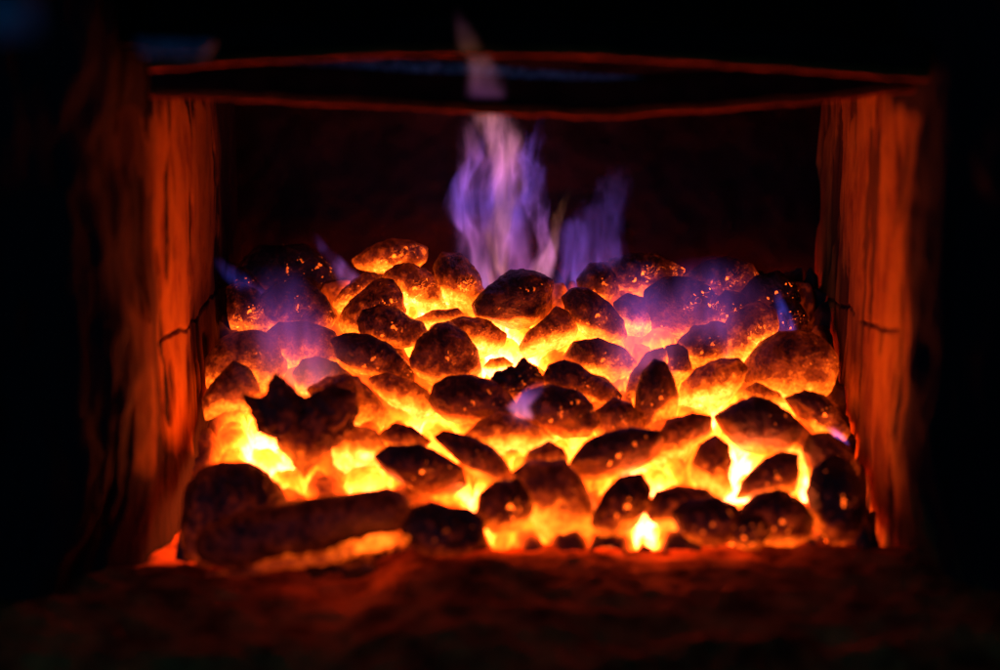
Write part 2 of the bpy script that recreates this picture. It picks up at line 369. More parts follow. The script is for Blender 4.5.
c('shiny black briquette with orange glints in the front row, left of the tall streaked one', 8, .26, 1.0, [(482,495),(498,483),(519,481),(534,493),(537,507),(518,527),(494,531),(478,516)])
c('black lump at the very front, right of the long black stick, touching the hearth', 20, .16, .05, [(404,526),(414,510),(433,504),(449,509),(466,510),(480,521),(481,542),(460,552),(428,552),(410,540)], .05)
c('faint pink round briquette behind the second flame', -9, .30, .3, [(578,280),(590,266),(606,264),(619,276),(620,294),(602,304),(584,298)])
c('plain mauve briquette between the yellow-bellied one and the round cracked one', -4, .36, 0, [(615,304),(628,295),(644,300),(652,318),(648,333),(630,335),(618,322)])
c('slanting mauve briquette wrapped around the left of the thumb-shaped one', 0, .44, .3, [(626,400),(632,375),(646,355),(662,350),(668,362),(652,380),(645,405),(632,416)])
c('dim purple briquette at the right rear between the wide and the flattened one', -7, .24, .5, [(664,296),(680,284),(702,284),(716,298),(712,314),(690,322),(668,314)])
c('purple-tinted briquette left of the mottled upright one, mostly in shade', -6, .26, .6, [(712,306),(726,292),(742,296),(750,310),(740,326),(720,328)])
c('dim crusted briquette at the left wall below the rear flecked one', -7, .12, .6, [(231,282),(240,268),(256,270),(262,288),(250,300),(236,300)])
c('glowing orange briquette lying low between the black heart and the arched orange one', -2, .70, .2, [(336,440),(352,428),(374,432),(384,448),(376,468),(352,474),(336,462)])
c('orange briquette under the largest smooth one, glimpsed at its lower left', -3, .64, .1, [(742,392),(757,384),(778,394),(786,410),(770,412),(748,404)])
c('low glowing briquette at the right between the almond-shaped and the brown wall one', -4, .66, .1, [(790,440),(802,430),(815,442),(818,462),(806,474),(792,462)])

_t = {}
def ico(sub):
    if sub in _t: return _t[sub]
    import bmesh
    bm = bmesh.new(); bmesh.ops.create_icosphere(bm, subdivisions=sub, radius=1)
    V = np.array([v.co[:] for v in bm.verts]); F = [tuple(v.index for v in f.verts) for f in bm.faces]
    bm.free(); _t[sub] = (V, F); return _t[sub]

HN = np.array([0, -0.50, 0.866])              # outward normal of the heap's slope
class Lump: pass
def prep(entry, idx, Y=None, thick=0.80):
    label, lift, heat, glint, pts, jag, tilt = entry
    b = Lump(); b.label, b.heat, b.glint, b.jag, b.idx = label, heat * (1.0 + 0.12 * min(1, max(0, (heat - .28) / .12))), glint, jag, idx
    A = np.array(pts, float)
    # area centroid
    x, y = A[:, 0], A[:, 1]; x2, y2 = np.roll(x, -1), np.roll(y, -1); cr = x * y2 - x2 * y
    ar = cr.sum() / 2; cx = ((x + x2) * cr).sum() / (6 * ar); cy = ((y + y2) * cr).sum() / (6 * ar)
    YY = heap_Y(cy) if Y is None else Y
    P = at(cx, cy, YY)
    r = P - CAM; r /= np.linalg.norm(r)
    P = P - r * (lift * 0.001)
    b.P = P; b.w = -r
    b.u = np.cross(UP, b.w); b.u /= np.linalg.norm(b.u); b.v = np.cross(b.w, b.u)
    z = (P - CAM) @ FWD
    px2m = z / F_PX
    tq = np.linspace(0, 1, 14, endpoint=False)
    x, y = [(c0_[:, None] * (1 - tq) + np.roll(c0_, -1)[:, None] * tq).ravel() for c0_ in (x, y)]
    phi = np.arctan2(-(y - cy), x - cx); rad = np.hypot(x - cx, y - cy) * px2m
    # resample the outline smoothly
    o = np.argsort(phi); phi, rad = phi[o], rad[o]
    ph = np.concatenate([phi - 2 * np.pi, phi, phi + 2 * np.pi]); rr = np.tile(rad, 3)
    g = np.linspace(-np.pi, np.pi, 361); base = np.interp(g, ph, rr)
    k = np.hanning(9 if jag < .4 else 7); k /= k.sum()
    base = np.convolve(np.concatenate([base[:-1]] * 3), k, 'same')[360:720]
    base = np.append(base, base[0])
    b.g, b.base = g, base * (1.13 if idx < 200 else 1.03)
    b.R = base.mean(); b.minr = np.sqrt(base.min() * b.R)
    rng = random.Random(idx * 7 + 3)
    b.t = thick * b.minr
    b.sh = rng.uniform(-.25, .15) if tilt is None else tilt
    b.shu = rng.uniform(-.25, .25)
    return b
LUMPS = [prep(e, i) for i, e in enumerate(B)]
def outline(b, ph): return np.interp(ph, b.g, b.base)
def implicit(b, P):
    d = P - b.P
    u, v = d @ b.u, d @ b.v; w = d @ b.w - b.sh * v - b.shu * u
    r = outline(b, np.arctan2(v, u))
    q = np.sqrt((u * u + v * v) / r ** 2 + (w / b.t) ** 2)
    return (q - 1) * b.minr
def lump_mesh(b, name, mat, sub=5, power=1.7, extra=None, near=None, rough=1.0):
    D, F = ico(sub)
    ph = np.arctan2(D[:, 1], D[:, 0]); s = np.hypot(D[:, 0], D[:, 1])
    lat = np.sin(np.arcsin(np.clip(s, 0, 1)) ** 1.0)
    lat = 1 - (1 - lat) ** 1.15
    dz = D[:, 2]; dep = np.sign(dz) * np.abs(dz) ** 1.12
    r = outline(b, ph)
    u = np.cos(ph) * lat * r; v = np.sin(ph) * lat * r
    # flattened facets give a broken, pressed look
    rng = random.Random(b.idx * 13 + 1)
    w = dep * b.t + b.sh * v + b.shu * u
    L = np.stack([u, v, w], 1)
    for k in range(4):
        a = np.array([rng.gauss(0, .5), rng.gauss(0, .5), abs(rng.gauss(0, .7)) + .25 if k < 3 else -1]); a /= np.linalg.norm(a)
        m = (L @ a); lim = m.max() * rng.uniform(.82, .94)
        ex = np.clip(m - lim, 0, None); L = L - a[None] * (ex * 0.85)[:, None]
    so = b.idx * 3.7
    n = fbm(L * 55 + so, b.idx, 3); n2 = fbm(L * 210 + so, b.idx + 50, 4, .6)
    rid = 1 - np.abs(fbm(L * 90 + so, b.idx + 90, 2)) * 2
    nr = L / (np.linalg.norm(L, axis=1)[:, None] + 1e-9)
    disp = (0.0006 + 0.0035 * b.jag) * n + (0.00030 + 0.0016 * b.jag) * n2 + 0.0004 * rid
    if b.jag > .45: disp = disp + 0.0014 * np.round(fbm(L * np.array([150, 150, 20]) + so, b.idx + 7, 2) * 1.5)
    L = L + nr * (disp * rough)[:, None]
    P = b.P + L[:, :1] * b.u + L[:, 1:2] * b.v + L[:, 2:3] * b.w
    gap = np.full(len(P), 0.05)
    for o in (near or LUMPS):
        if o is b or np.linalg.norm(o.P - b.P) > 3.2 * (b.R + o.R): continue
        gap = np.minimum(gap, implicit(o, P))
    gap = np.clip(gap, 0, None)
    fld = field(P)
    hr = random.Random(b.idx * 31 + 5); gx = b.base * np.cos(b.g); gy = b.base * np.sin(b.g)
    ev, evec = np.linalg.eigh(np.cov(np.stack([gx, gy]))); mn = evec[:, 0] * (1 if evec[1, 0] > 0 else -1)
    el = np.clip((np.sqrt(ev[1] / ev[0]) - 1) * 1.6, 0, 1)
    up2 = mn * el + np.array([hr.uniform(-.25, .25), 1.0]) * (1 - el); up2 = up2 + np.array([0, .35]); up2 /= np.linalg.norm(up2)
    hd = b.u * up2[0] + b.v * up2[1] + b.w * 0.10; hd /= np.linalg.norm(hd)
    depth = -(P - b.P) @ hd / b.minr
    topz = (P - b.P)[:, 2] / b.minr
    h = b.heat * (0.56 + 0.36 * sstep(-0.9, 0.5, depth)) + fld * (0.50 * sstep(0.58 - 1.05 * b.heat, 1.12 - 1.05 * b.heat, depth + 0.14 * n) + 0.24 * np.exp(-gap / 0.0034) * sstep(-.8, .1, depth)) + 0.10 * b.heat * (-topz)
    h = h + 0.05 * n
    h = np.where(h > .56, .56 + (h - .56) * .50, h); h = np.clip(h, 0, .80 if b.heat < .9 else 1)
    glint = np.full(len(P), b.glint) * sstep(0.9, -0.2, -depth - 0.1 + 0.2) if False else np.full(len(P), b.glint)
    base = P - b.P
    o = new_mesh(name, base, F, mat, attrs={'ember_heat': h, 'glint': glint, 'power': np.full(len(P), power)})
    o.location = b.P
    return o
for b in LUMPS:
    o = lump_mesh(b, 'charcoal_briquette', M_COAL, 5)
    tag(o, b.label, 'charcoal', 'charcoal briquettes glowing in the firebox')

# ------------------------------------------------------------------ the big dark pieces in front
def big_piece(name, label, pts, Y, heat, thick, jag, glint=.1, tilt=0.0, cat='charcoal'):
    b = prep((label, 0, heat, glint, pts, jag, tilt), 200 + len(BIG), Y, thick); BIG.append(b)
    o = lump_mesh(b, name, M_COAL, 6); tag(o, label, cat); return o
BIG = []
big_piece('charcoal_chunk', 'black heart-shaped broken chunk of charcoal with ragged top, left front of the fire',
    [(243,402),(241,393),(249,392),(253,397),(262,398),(268,394),(270,384),(277,376),(283,378),(290,386),(299,390),(309,397),(322,390),(340,388),(349,393),(355,402),(357,415),(356,432),(345,438),(333,450),(318,462),(305,475),(296,468),(288,455),(277,443),(262,430),(252,416)],
    0.045, .19, .42, .47, .0)
big_piece('charcoal_lump', 'large rounded black lump in the left front corner of the firebox',
    [(183,525),(186,490),(199,470),(222,463),(250,464),(268,473),(281,490),(289,512),(282,538),(250,558),(205,566),(186,556)], 0.005, .22, .75, .06, 0)

# long black stick of charcoal lying along the front
def stick():
    n, m = 120, 40
    pth = [at(196, 548, -0.030), at(240, 541, -0.032), at(300, 528, -0.030), at(350, 518, -0.025), at(388, 511, -0.018), at(412, 510, -0.012)]
    rad = [0.013, 0.020, 0.0195, 0.0175, 0.0165, 0.010]
    tt = np.linspace(0, 1, n); k = np.linspace(0, 1, len(pth))
    C = np.stack([np.interp(tt, k, [p[i] for p in pth]) for i in range(3)], 1); R = np.interp(tt, k, rad)
    R = R * np.sqrt(np.clip(1 - (np.abs(tt - .5) * 2) ** 14, 0, 1))
    a = np.linspace(0, 2 * np.pi, m, endpoint=False)
    T = np.gradient(C, axis=0); T /= np.linalg.norm(T, axis=1)[:, None]
    U = np.cross(T, [0, 0, 1.0]); U /= np.linalg.norm(U, axis=1)[:, None]; Wn = np.cross(U, T)
    V = (C[:, None] + R[:, None, None] * (np.cos(a)[None, :, None] * U[:, None] + np.sin(a)[None, :, None] * Wn[:, None])).reshape(-1, 3)
    V = np.concatenate([V[:]]); s = np.repeat(C, m, 0)
    q = V * np.array([40, 90, 90]); V = V + (V - s) * (0.055 * fbm(q, 4, 4))[:, None]
    F = []
    for i in range(n - 1):
        for j in range(m): F.append((i * m + j, i * m + (j + 1) % m, (i + 1) * m + (j + 1) % m, (i + 1) * m + j))
    c0 = V.mean(0); tv = np.repeat(tt, m)
    h = 0.20 + 0.16 * sstep(.88, 1, tv)
    o = new_mesh('charcoal_stick', V - c0, F, M_COAL, attrs={'ember_heat': h, 'glint': h * 0, 'power': h * 0 + 1}); o.location = c0
    tag(o, 'long thick black stick of charcoal lying along the front left of the hearth', 'charcoal')
stick()

# ------------------------------------------------------------------ hearth floor
def hearth():
    nx, ny = 420, 260
    X = np.linspace(-0.42, 0.46, nx); Yv = np.linspace(-0.34, 0.31, ny)
    V = np.zeros((nx, ny, 3)); V[:, :, 0] = X[:, None]; V[:, :, 1] = Yv[None]
    V = V.reshape(-1, 3)
    n1 = fbm(V * np.array([14, 24, 1]), 31, 4); n2 = fbm(V * np.array([60, 90, 1]), 37, 4, .6)
    lf = sstep(-0.10, -0.05, V[:, 0])
    front = sstep(0.012, -0.004, V[:, 1] + 0.006 * n1)
    z = -0.014 + (0.006 + 0.014 * lf) * front + (0.002 + 0.0022 * front) * n1 + 0.0017 * n2
    z = z + -0.010 * sstep(-0.010, -0.16, V[:, 1]) - 0.010 * sstep(-0.135, -0.17, V[:, 1] + 0.02 * n1) - 0.08 * sstep(-0.165, -0.34, V[:, 1])
    V[:, 2] = z
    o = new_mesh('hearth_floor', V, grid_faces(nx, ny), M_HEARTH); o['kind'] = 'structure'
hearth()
# smouldering ash spilled on the lip of the hearth in front of the coals
def ash():
    nx, ny = 500, 60
    X = np.linspace(-0.16, 0.235, nx); T = np.linspace(0, 1, ny)
    V = np.zeros((nx, ny, 3)); V[:, :, 0] = X[:, None]; V[:, :, 1] = (-0.045 + 0.075 * T)[None]
    V = V.reshape(-1, 3); tv = np.tile(T, nx)
    n1 = fbm(V * np.array([30, 45, 1]), 61, 3); n2 = fbm(V * np.array([90, 130, 1]), 67, 4, .6)
    ends = sstep(-0.16, -0.12, V[:, 0]) * sstep(0.235, 0.20, V[:, 0])
    V[:, 2] = -0.018 + (0.020 * np.sin(np.clip(tv * 1.25, 0, 1) * math.pi / 2) + 0.004 * n1 + 0.0025 * n2) * ends
    base = np.interp(V[:, 0], [-0.16, -0.10, -0.06, 0.0, 0.05, 0.10, 0.13, 0.20], [.50, .66, .70, .44, .50, .56, .42, .25])
    h = base * sstep(0.25, 0.80, tv + 0.14 * n1) + 0.08 * n2
    o = new_mesh('glowing_ash', V, grid_faces(nx, ny), M_COAL, attrs={'ember_heat': np.clip(h, 0, 1), 'glint': h * 0, 'power': h * 0 + 1})
    tag(o, 'bank of smouldering ash and crumbs along the hearth lip in front of the briquettes', 'ash', kind='stuff')
ash()

def ash_seam():
    n, m = 160, 24
    A = [at(205, 574, -.062), at(255, 566, -.060), at(310, 556, -.056), at(360, 545, -.052), at(385, 539, -.046), at(410, 536, -.040)]
    k = np.linspace(0, 1, len(A)); tt = np.linspace(0, 1, n)
    C = np.stack([np.interp(tt, k, [p[i] for p in A]) for i in range(3)], 1)
    a = np.linspace(0, 2 * np.pi, m, endpoint=False); r = (0.0028 + 0.0026 * tt) * np.sqrt(np.clip(np.minimum(tt, 1 - tt) * 7, 0.001, 1))
    V = np.zeros((n, m, 3)); V[:, :, 0] = C[:, None, 0]; V[:, :, 1] = C[:, None, 1] + (r[:, None] * 1.5) * np.cos(a); V[:, :, 2] = C[:, None, 2] - 0.002 + r[:, None] * np.sin(a)
    V = V.reshape(-1, 3); f1 = fbm(V * 70, 81, 4); tv = np.repeat(tt, m)
    V[:, 2] += 0.003 * f1
    h = np.interp(tv, [0, .2, .5, .8, 1], [.18, .34, .50, .60, .46]) + .12 * f1
    c0 = V.mean(0)
    F = [(i * m + j, i * m + (j + 1) % m, (i + 1) * m + (j + 1) % m, (i + 1) * m + j) for i in range(n - 1) for j in range(m)]
    o = new_mesh('glowing_ash', V - c0, F, M_COAL, attrs={'ember_heat': np.clip(h, 0, 1), 'glint': h * 0, 'power': h * 0 + 1.3}); o.location = c0
    tag(o, 'thin orange seam of hot ash along the front of the long black stick', 'ash', kind='stuff')
ash_seam()

# ------------------------------------------------------------------ the firebox
FB = empty('firebox', (0.02, 0.0, 0.0))
tag(FB, 'sooty masonry firebox opening with scaled orange-lit side walls and a bent metal rim on top', 'firebox')
FO = np.array([0.02, 0, 0])

def side_wall(sgn, prof, crackpts, seed):
    """prof: plan polyline from the back corner to far outside; vertical sheet with scaled relief"""
    nu, nv = 360, 420
    Pf = np.array(prof, float)
    seg = np.concatenate([[0], np.cumsum(np.hypot(*np.diff(Pf, axis=0).T))])
    tu = np.linspace(0, seg[-1], nu)
    X = np.interp(tu, seg, Pf[:, 0]); Yp = np.interp(tu, seg, Pf[:, 1])
    k = np.hanning(11); k /= k.sum()
    Xs = np.convolve(np.pad(X, 5, 'edge'), k, 'valid'); Ys = np.convolve(np.pad(Yp, 5, 'edge'), k, 'valid')
    dX, dY = np.gradient(Xs), np.gradient(Ys); l = np.hypot(dX, dY)
    N = np.stack([-dY / l, dX / l], 1) * (1 if sgn < 0 else -1)
    if N[0, 0] * sgn > 0: N = -N
    Z = np.linspace(-0.09, 0.39, nv)
    V = np.zeros((nu, nv, 3)); V[:, :, 0] = Xs[:, None]; V[:, :, 1] = Ys[:, None]; V[:, :, 2] = Z[None]
    V = V.reshape(-1, 3); Nn = np.repeat(N, nv, 0); tt = np.repeat(tu, nv)
    q = np.stack([tt, V[:, 2], tt * 0], 1)
    a = fbm(q * np.array([60, 13, 1]), seed, 4); b2 = fbm(q * np.array([180, 30, 1]), seed + 5, 3, .6); c2 = fbm(q * np.array([24, 14, 1]), seed + 9, 3)
    outw = sstep(0.26, 0.36, tt)
    disp = 0.0010 * a + 0.0006 * b2 + 0.0018 * c2 + outw * 0.008 * c2
    # flakes that have scaled off
    fl = fbm(q * np.array([75, 9, 1]) + 3, seed + 20, 3)
    disp = disp - 0.0020 * sstep(.18, .36, fl)
    # cracks
    cm = np.full(len(V), 1.0)
    for pts in crackpts:
        Cp = np.array(pts)
        for s0, s1 in zip(Cp[:-1], Cp[1:]):
            d = s1 - s0; pp = np.stack([tt, V[:, 2]], 1) + 0.002 * np.stack([c2, a], 1)
            t_ = np.clip(((pp - s0) @ d) / (d @ d), 0, 1)
            cm = np.minimum(cm, np.linalg.norm(pp - (s0 + t_[:, None] * d), axis=1) / 0.0021)
    disp = disp - 0.004 * np.exp(-cm ** 2)
    # foot of the jamb spreads out
    flare = sstep(0.10, -0.07, V[:, 2]) * sstep(0.20, 0.38, tt)
    V[:, :2] += Nn * disp[:, None]
    V[:, 1] -= 0.030 * flare; V[:, 0] -= sgn * 0.004 * flare
    V[:, 0] += sgn * 0.035 * sstep(0.10, -0.08, V[:, 2]) * sstep(0.24, 0.34, tt)
    outer = (0.62 * sstep(0.240, 0.262, tt + 0.004 * c2) * (1 - 0.35 * sstep(-.1, .5, c2)) if sgn < 0 else 0)  # dimmer light on the outer face, painted as darker colour
    low = (0.9 * sstep(0.075, 0.035, V[:, 2] + 0.01 * c2 + 0.006 * a) if sgn < 0 else 0.45 * sstep(0.06, 0.02, V[:, 2] + 0.01 * c2))  # shade at the foot of the wall, painted into the colour
    soot_shade = np.clip(outer + low + (0.78 if sgn < 0 else 0.0) * sstep(0.20 if sgn < 0 else 0.09, 0.02, tt + 0.02 * a) + (0.75 if sgn < 0 else 0.5) * sstep(.24, .46, fl) + 0.95 * sstep(0.29 if sgn < 0 else 0.28, 0.40 if sgn < 0 else 0.345, tt + 0.012 * c2 - 0.10 * sstep(0.09, -0.03, V[:, 2])) + 0.95 * sstep(0.30, 0.325, V[:, 2] + 0.008 * c2 + 0.25 * np.clip(tt - 0.31, 0, 1)) + 0.8 * np.exp(-cm ** 2), 0, 1)  # soot at the back and on flakes; fading firelight painted outwards and upwards
    return V, grid_faces(nu, nv), soot_shade
# plan profiles: (x, y) from the back corner forwards, then splayed outwards
Lp = [(-0.220, 0.31), (-0.223, 0.25), (-0.2245, 0.196), (-0.2245, 0.193), (-0.2320, 0.189), (-0.2365, 0.10), (-0.246, 0.03), (-0.258, -0.015), (-0.275, -0.04), (-0.31, -0.05), (-0.50, -0.05)]
Rp = [(0.266, 0.31), (0.267, 0.24), (0.268, 0.20), (0.270, 0.10), (0.273, 0.02), (0.277, -0.02), (0.288, -0.04), (0.33, -0.05), (0.52, -0.05)]
for sgn, pr, cr, sd, lab in ((-1, Lp, [[(0.250, .136), (.174, .133), (.135, .128), (.116, .141), (.06, .145)]], 71, 'left side wall, scaled orange brick with a slanting crack'),
                        (1, Rp, [[(0.05, .134), (.066, .132), (.165, .142)], [(.18, .137), (.23, .146), (.28, .152)]], 131, 'right side wall, scaled orange brick with a short level crack')):
    V, F, soot_shade = side_wall(sgn, pr, cr, sd)
    o = new_mesh('side_wall', V - FO, F, M_BRICK, FB, {'soot_shade': soot_shade}); o['label'] = lab

def box_grid(name, x0, x1, z0, z1, Y, mat, seed, amp, nx=160, nz=120, parent=FB, depth=0.0, curve=None):
    X = np.linspace(x0, x1, nx); Z = np.linspace(0, 1, nz)
    V = np.zeros((nx, nz, 3)); V[:, :, 0] = X[:, None]
    lo = z0(X) if callable(z0) else np.full(nx, z0); hi = z1(X) if callable(z1) else np.full(nx, z1)
    V[:, :, 2] = lo[:, None] + (hi - lo)[:, None] * Z[None]; V[:, :, 1] = Y
    V = V.reshape(-1, 3); n = fbm(V * 20, seed, 4)
    V[:, 1] -= amp * n
    return new_mesh(name, V - FO, grid_faces(nx, nz), mat, parent)
bk = box_grid('back_wall', -0.24, 0.29, -0.02, 0.40, 0.308, M_SOOT, 301, 0.006)

# bent metal rims above the opening: a swept closed bar along a curve given by photo points at a real depth
def rim(name, pts, Y, depth, hgt, mat, seed, rnd=0.35, wob=0.0006):
    pp = np.array([at(x, y, Y) for x, y in pts])
    X = np.linspace(pp[0, 0], pp[-1, 0], 220)
    zz = np.interp(X, pp[:, 0], pp[:, 2]); k = np.hanning(31); k /= k.sum(); zz = np.convolve(np.pad(zz, 15, 'edge'), k, 'valid')
    a = np.linspace(0, 2 * np.pi, 28, endpoint=False)
    sx = np.sign(np.cos(a)) * np.abs(np.cos(a)) ** rnd; sz = np.sign(np.sin(a)) * np.abs(np.sin(a)) ** rnd
    V = np.zeros((len(X), len(a), 3))
    V[:, :, 0] = X[:, None]; V[:, :, 1] = Y + depth / 2 * (1 + sx)[None]; V[:, :, 2] = zz[:, None] + hgt / 2 * (1 + sz)[None]
    V = V.reshape(-1, 3); V[:, 2] += wob * fbm(V * 60, seed, 3); V[:, 1] += wob * fbm(V * 60 + 9, seed + 1, 3)
    m = len(a); F = [(i * m + j, i * m + (j + 1) % m, (i + 1) * m + (j + 1) % m, (i + 1) * m + j) for i in range(len(X) - 1) for j in range(m)]
    F.append(tuple(range(m))); F.append(tuple(reversed(range((len(X) - 1) * m, len(X) * m))))
    return new_mesh(name, V - FO, F, mat, FB)
low = [(150, 98), (190, 99), (280, 103), (400, 110), (500, 115), (590, 119), (700, 113), (800, 105), (880, 96), (915, 92)]
upp = [(150, 74), (165, 70), (250, 64), (350, 58), (450, 56), (560, 57), (700, 65), (820, 73), (900, 80), (930, 82)]
rim('lower_rim', low, 0.000, 0.008, 0.0058, M_RUST, 400, .5, .0008)
rim('lintel', [(x, y - 6.5) for x, y in low], 0.0035, 0.05, 0.0205, M_STEEL, 410, .3)
rim('upper_rim', upp, -0.030, 0.010, 0.0070, M_RUST, 420, .5, .0008)
rim('top_plate_edge', [(x, y - 8.5) for x, y in upp], -0.026, 0.03, 0.020, M_STEEL, 430, .3)
# slanting speckled plate seen in the slot between the two rims
def plate(name, quad, mat, seed, amp=0.001, n=90, thick=0.004):
    A, Bq, Cq, D = [np.array(q) for q in quad]
    u = np.linspace(0, 1, n); V = []
    for i in u:
        for j in u: V.append((A * (1 - i) + Bq * i) * (1 - j) + (D * (1 - i) + Cq * i) * j)
    V = np.array(V); nn = np.cross(Bq - A, D - A); nn /= np.linalg.norm(nn)
    V = V + nn * (amp * fbm(V * 60, seed, 3))[:, None]
    K = len(V); V2 = V - nn * thick
    F = grid_faces(n, n); F2 = [tuple(K + q for q in reversed(f)) for f in F]
    ring = [i * n for i in range(n)] + [(n - 1) * n + j for j in range(1, n)] + [i * n + n - 1 for i in range(n - 2, -1, -1)] + [j for j in range(n - 2, 0, -1)]
    F3 = [(ring[i], ring[(i + 1) % len(ring)], K + ring[(i + 1) % len(ring)], K + ring[i]) for i in range(len(ring))]
    return new_mesh(name, np.concatenate([V, V2]) - FO, F + F2 + F3, mat, FB)
plate('slot_plate', [at(200, 96, .010), at(760, 96, .010), at(760, 86, .012), at(200, 44, .018)], M_TOP, 500, .0004)
plate('top_plate', [at(120, 44, .005), at(960, 52, .005), at(1020, -60, .16), at(60, -60, .16)], M_STEEL, 510, .002)
plate('blue_highlight_plate', [at(140, 50, -.16), at(205, 53, -.16), at(215, 42, -.15), at(135, 38, -.15)], M_TOP, 540, .0006, 40)  # added piece standing in for a blue highlight
plate('blue_highlight_plate', [at(-40, 30, -.50), at(36, 26, -.50), at(30, 2, -.49), at(-40, -4, -.49)], M_TOP, 550, .0006, 40)  # added floating piece, makes a blurred blue highlight

# ------------------------------------------------------------------ flames: glowing gas, real volumes
def flame_mat(name, H, cx, wx, wy, colors, strength, seed, warp=0.010, streak=0.75, hollow=0.5, soft=0.40):
    """gas sheet: centre line cx(t) [m], half width wx(t) [m]; t = z / H"""
    t = NT(name); P = t.coord('Object')
    sep = t.n('ShaderNodeSeparateXYZ'); t.l(P, sep.inputs[0]); x, y, z = sep.outputs
    tz = t.math('DIVIDE', z, H)
    def curve(vals, lo, hi):
        nd = t.n('ShaderNodeFloatCurve'); cm = nd.mapping; cu = cm.curves[0]
        n = len(vals)
        pts = [(i / (n - 1), (v - lo) / (hi - lo)) for i, v in enumerate(vals)]
        while len(cu.points) < n: cu.points.new(0.5, 0.5)
        for p_, (a_, b_) in zip(sorted(cu.points, key=lambda q: q.location[0]), pts): p_.location = (a_, b_)
        cm.update(); t.l(tz, nd.inputs['Value'])
        return t.math('ADD', t.math('MULTIPLY', nd.outputs[0], hi - lo), lo)
    # turbulence: sideways warp that grows upwards
    wn = t.n('ShaderNodeTexNoise'); wn.inputs['Scale'].default_value = 1.0; wn.inputs['Detail'].default_value = 5
    t.l(t.mapping(P, (22, 22, 17), (seed, seed * .7, seed * 1.3)), wn.inputs['Vector'])
    ws = t.n('ShaderNodeSeparateColor'); t.l(wn.outputs['Color'], ws.inputs[0])
    amp = t.math('MULTIPLY', t.math('ADD', t.math('MULTIPLY', tz, 1.0), 0.35), warp * 2)
    x2 = t.math('ADD', x, t.math('MULTIPLY', t.math('SUBTRACT', ws.outputs[0], 0.5), amp))
    y2 = t.math('ADD', y, t.math('MULTIPLY', t.math('SUBTRACT', ws.outputs[1], 0.5), amp))
    C = curve(cx, -0.1, 0.1); Wd = curve(wx, 0.0, 0.06)
    ex = t.math('DIVIDE', t.math('SUBTRACT', x2, C), Wd); ey = t.math('DIVIDE', y2, t.math('MULTIPLY', Wd, wy))
    rr = t.math('SQRT', t.math('ADD', t.math('MULTIPLY', ex, ex), t.math('MULTIPLY', ey, ey)))
    body = t.math('SUBTRACT', 1.0, t.n('ShaderNodeMapRange', interpolation_type='SMOOTHSTEP').outputs[0])
    mr = body.node.inputs[1].links[0].from_node if False else None
    m1 = t.n('ShaderNodeMapRange', interpolation_type='SMOOTHSTEP'); m1.inputs['From Min'].default_value = soft; m1.inputs['From Max'].default_value = 1.0
    m1.inputs['To Min'].default_value = 1; m1.inputs['To Max'].default_value = 0; t.l(rr, m1.inputs['Value'])
    m2 = t.n('ShaderNodeMapRange', interpolation_type='SMOOTHSTEP'); m2.inputs['From Min'].default_value = soft * .3; m2.inputs['From Max'].default_value = min(.85, soft + .2)
    m2.inputs['To Min'].default_value = 1 - hollow; m2.inputs['To Max'].default_value = 1; t.l(rr, m2.inputs['Value'])
    dens = t.math('MULTIPLY', m1.outputs[0], m2.outputs[0])
    # folds: ridged noise drawn out along the flow
    n1 = t.noise(t.mapping(P, (55, 55, 17), (seed * 2, 0, seed)), 1.0, 2, 0.5, 0.7)
    rg = t.math('SUBTRACT', 1.0, t.math('MULTIPLY', t.math('ABSOLUTE', t.math('SUBTRACT', n1, 0.5)), 7.0), clamp=True)
    n2 = t.noise(t.mapping(P, (26, 26, 9), (seed * 3, 1, seed)), 1.0, 2, 0.5, 0.3)
    cl = t.ramp(n2, [(0.36, (0.15, 0.15, 0.15)), (0.60, (1, 1, 1))])
    fold = t.math('ADD', t.math('MULTIPLY', rg, streak * 2.2), 1 - streak)
    dens = t.math('MULTIPLY', t.math('MULTIPLY', dens, fold), cl)
    fade = t.ramp(tz, [(0.0, (0, 0, 0)), (0.10, (1, 1, 1)), (0.55, (.8, .8, .8)), (1.0, (0, 0, 0))])
    dens = t.math('MULTIPLY', dens, fade)
    col = t.ramp(t.math('ADD', tz, t.math('MULTIPLY', t.math('SUBTRACT', n2, 0.5), 0.7)), colors)
    e = t.n('ShaderNodeEmission'); t.l(col, e.inputs['Color']); t.l(t.math('MULTIPLY', dens, strength), e.inputs['Strength'])
    t.l(e.outputs[0], t.out.inputs['Volume'])
    for a_ in ('volume_step_rate',):
        try: setattr(t.m.cycles, a_, 0.35)
        except Exception: pass
        try: setattr(t.m, a_, 0.35)
        except Exception: pass
    t.m.cycles.emission_sampling = 'NONE'
    return t.m
def flame_hull(name, mat, loc, H, cx, wx, wy, pad, parent=None, rot=0.0):
    n, m = 24, 20
    tt = np.linspace(0, 1, n); k = np.linspace(0, 1, len(cx)); C = np.interp(tt, k, cx); Wd = np.interp(tt, k, wx)
    a = np.linspace(0, 2 * np.pi, m, endpoint=False); V = []
    for i in range(n):
        for j in a: V.append((C[i] + (Wd[i] + pad) * math.cos(j), (Wd[i] * wy + pad) * math.sin(j), tt[i] * H))
    F = [(i * m + j, i * m + (j + 1) % m, (i + 1) * m + (j + 1) % m, (i + 1) * m + j) for i in range(n - 1) for j in range(m)]
    F += [tuple(reversed(range(m))), tuple(range((n - 1) * m, n * m))]
    o = new_mesh(name, V, F, mat, parent); o.location = loc; o.rotation_euler = (0, rot, 0)
    return o
BLUE = (0.10, 0.10, 1.0); VIOLET = (0.34, 0.13, 0.95); PURP = (0.75, 0.20, 0.72); PINK = (1.0, 0.33, 0.50); ORG = (1.0, 0.32, 0.12)
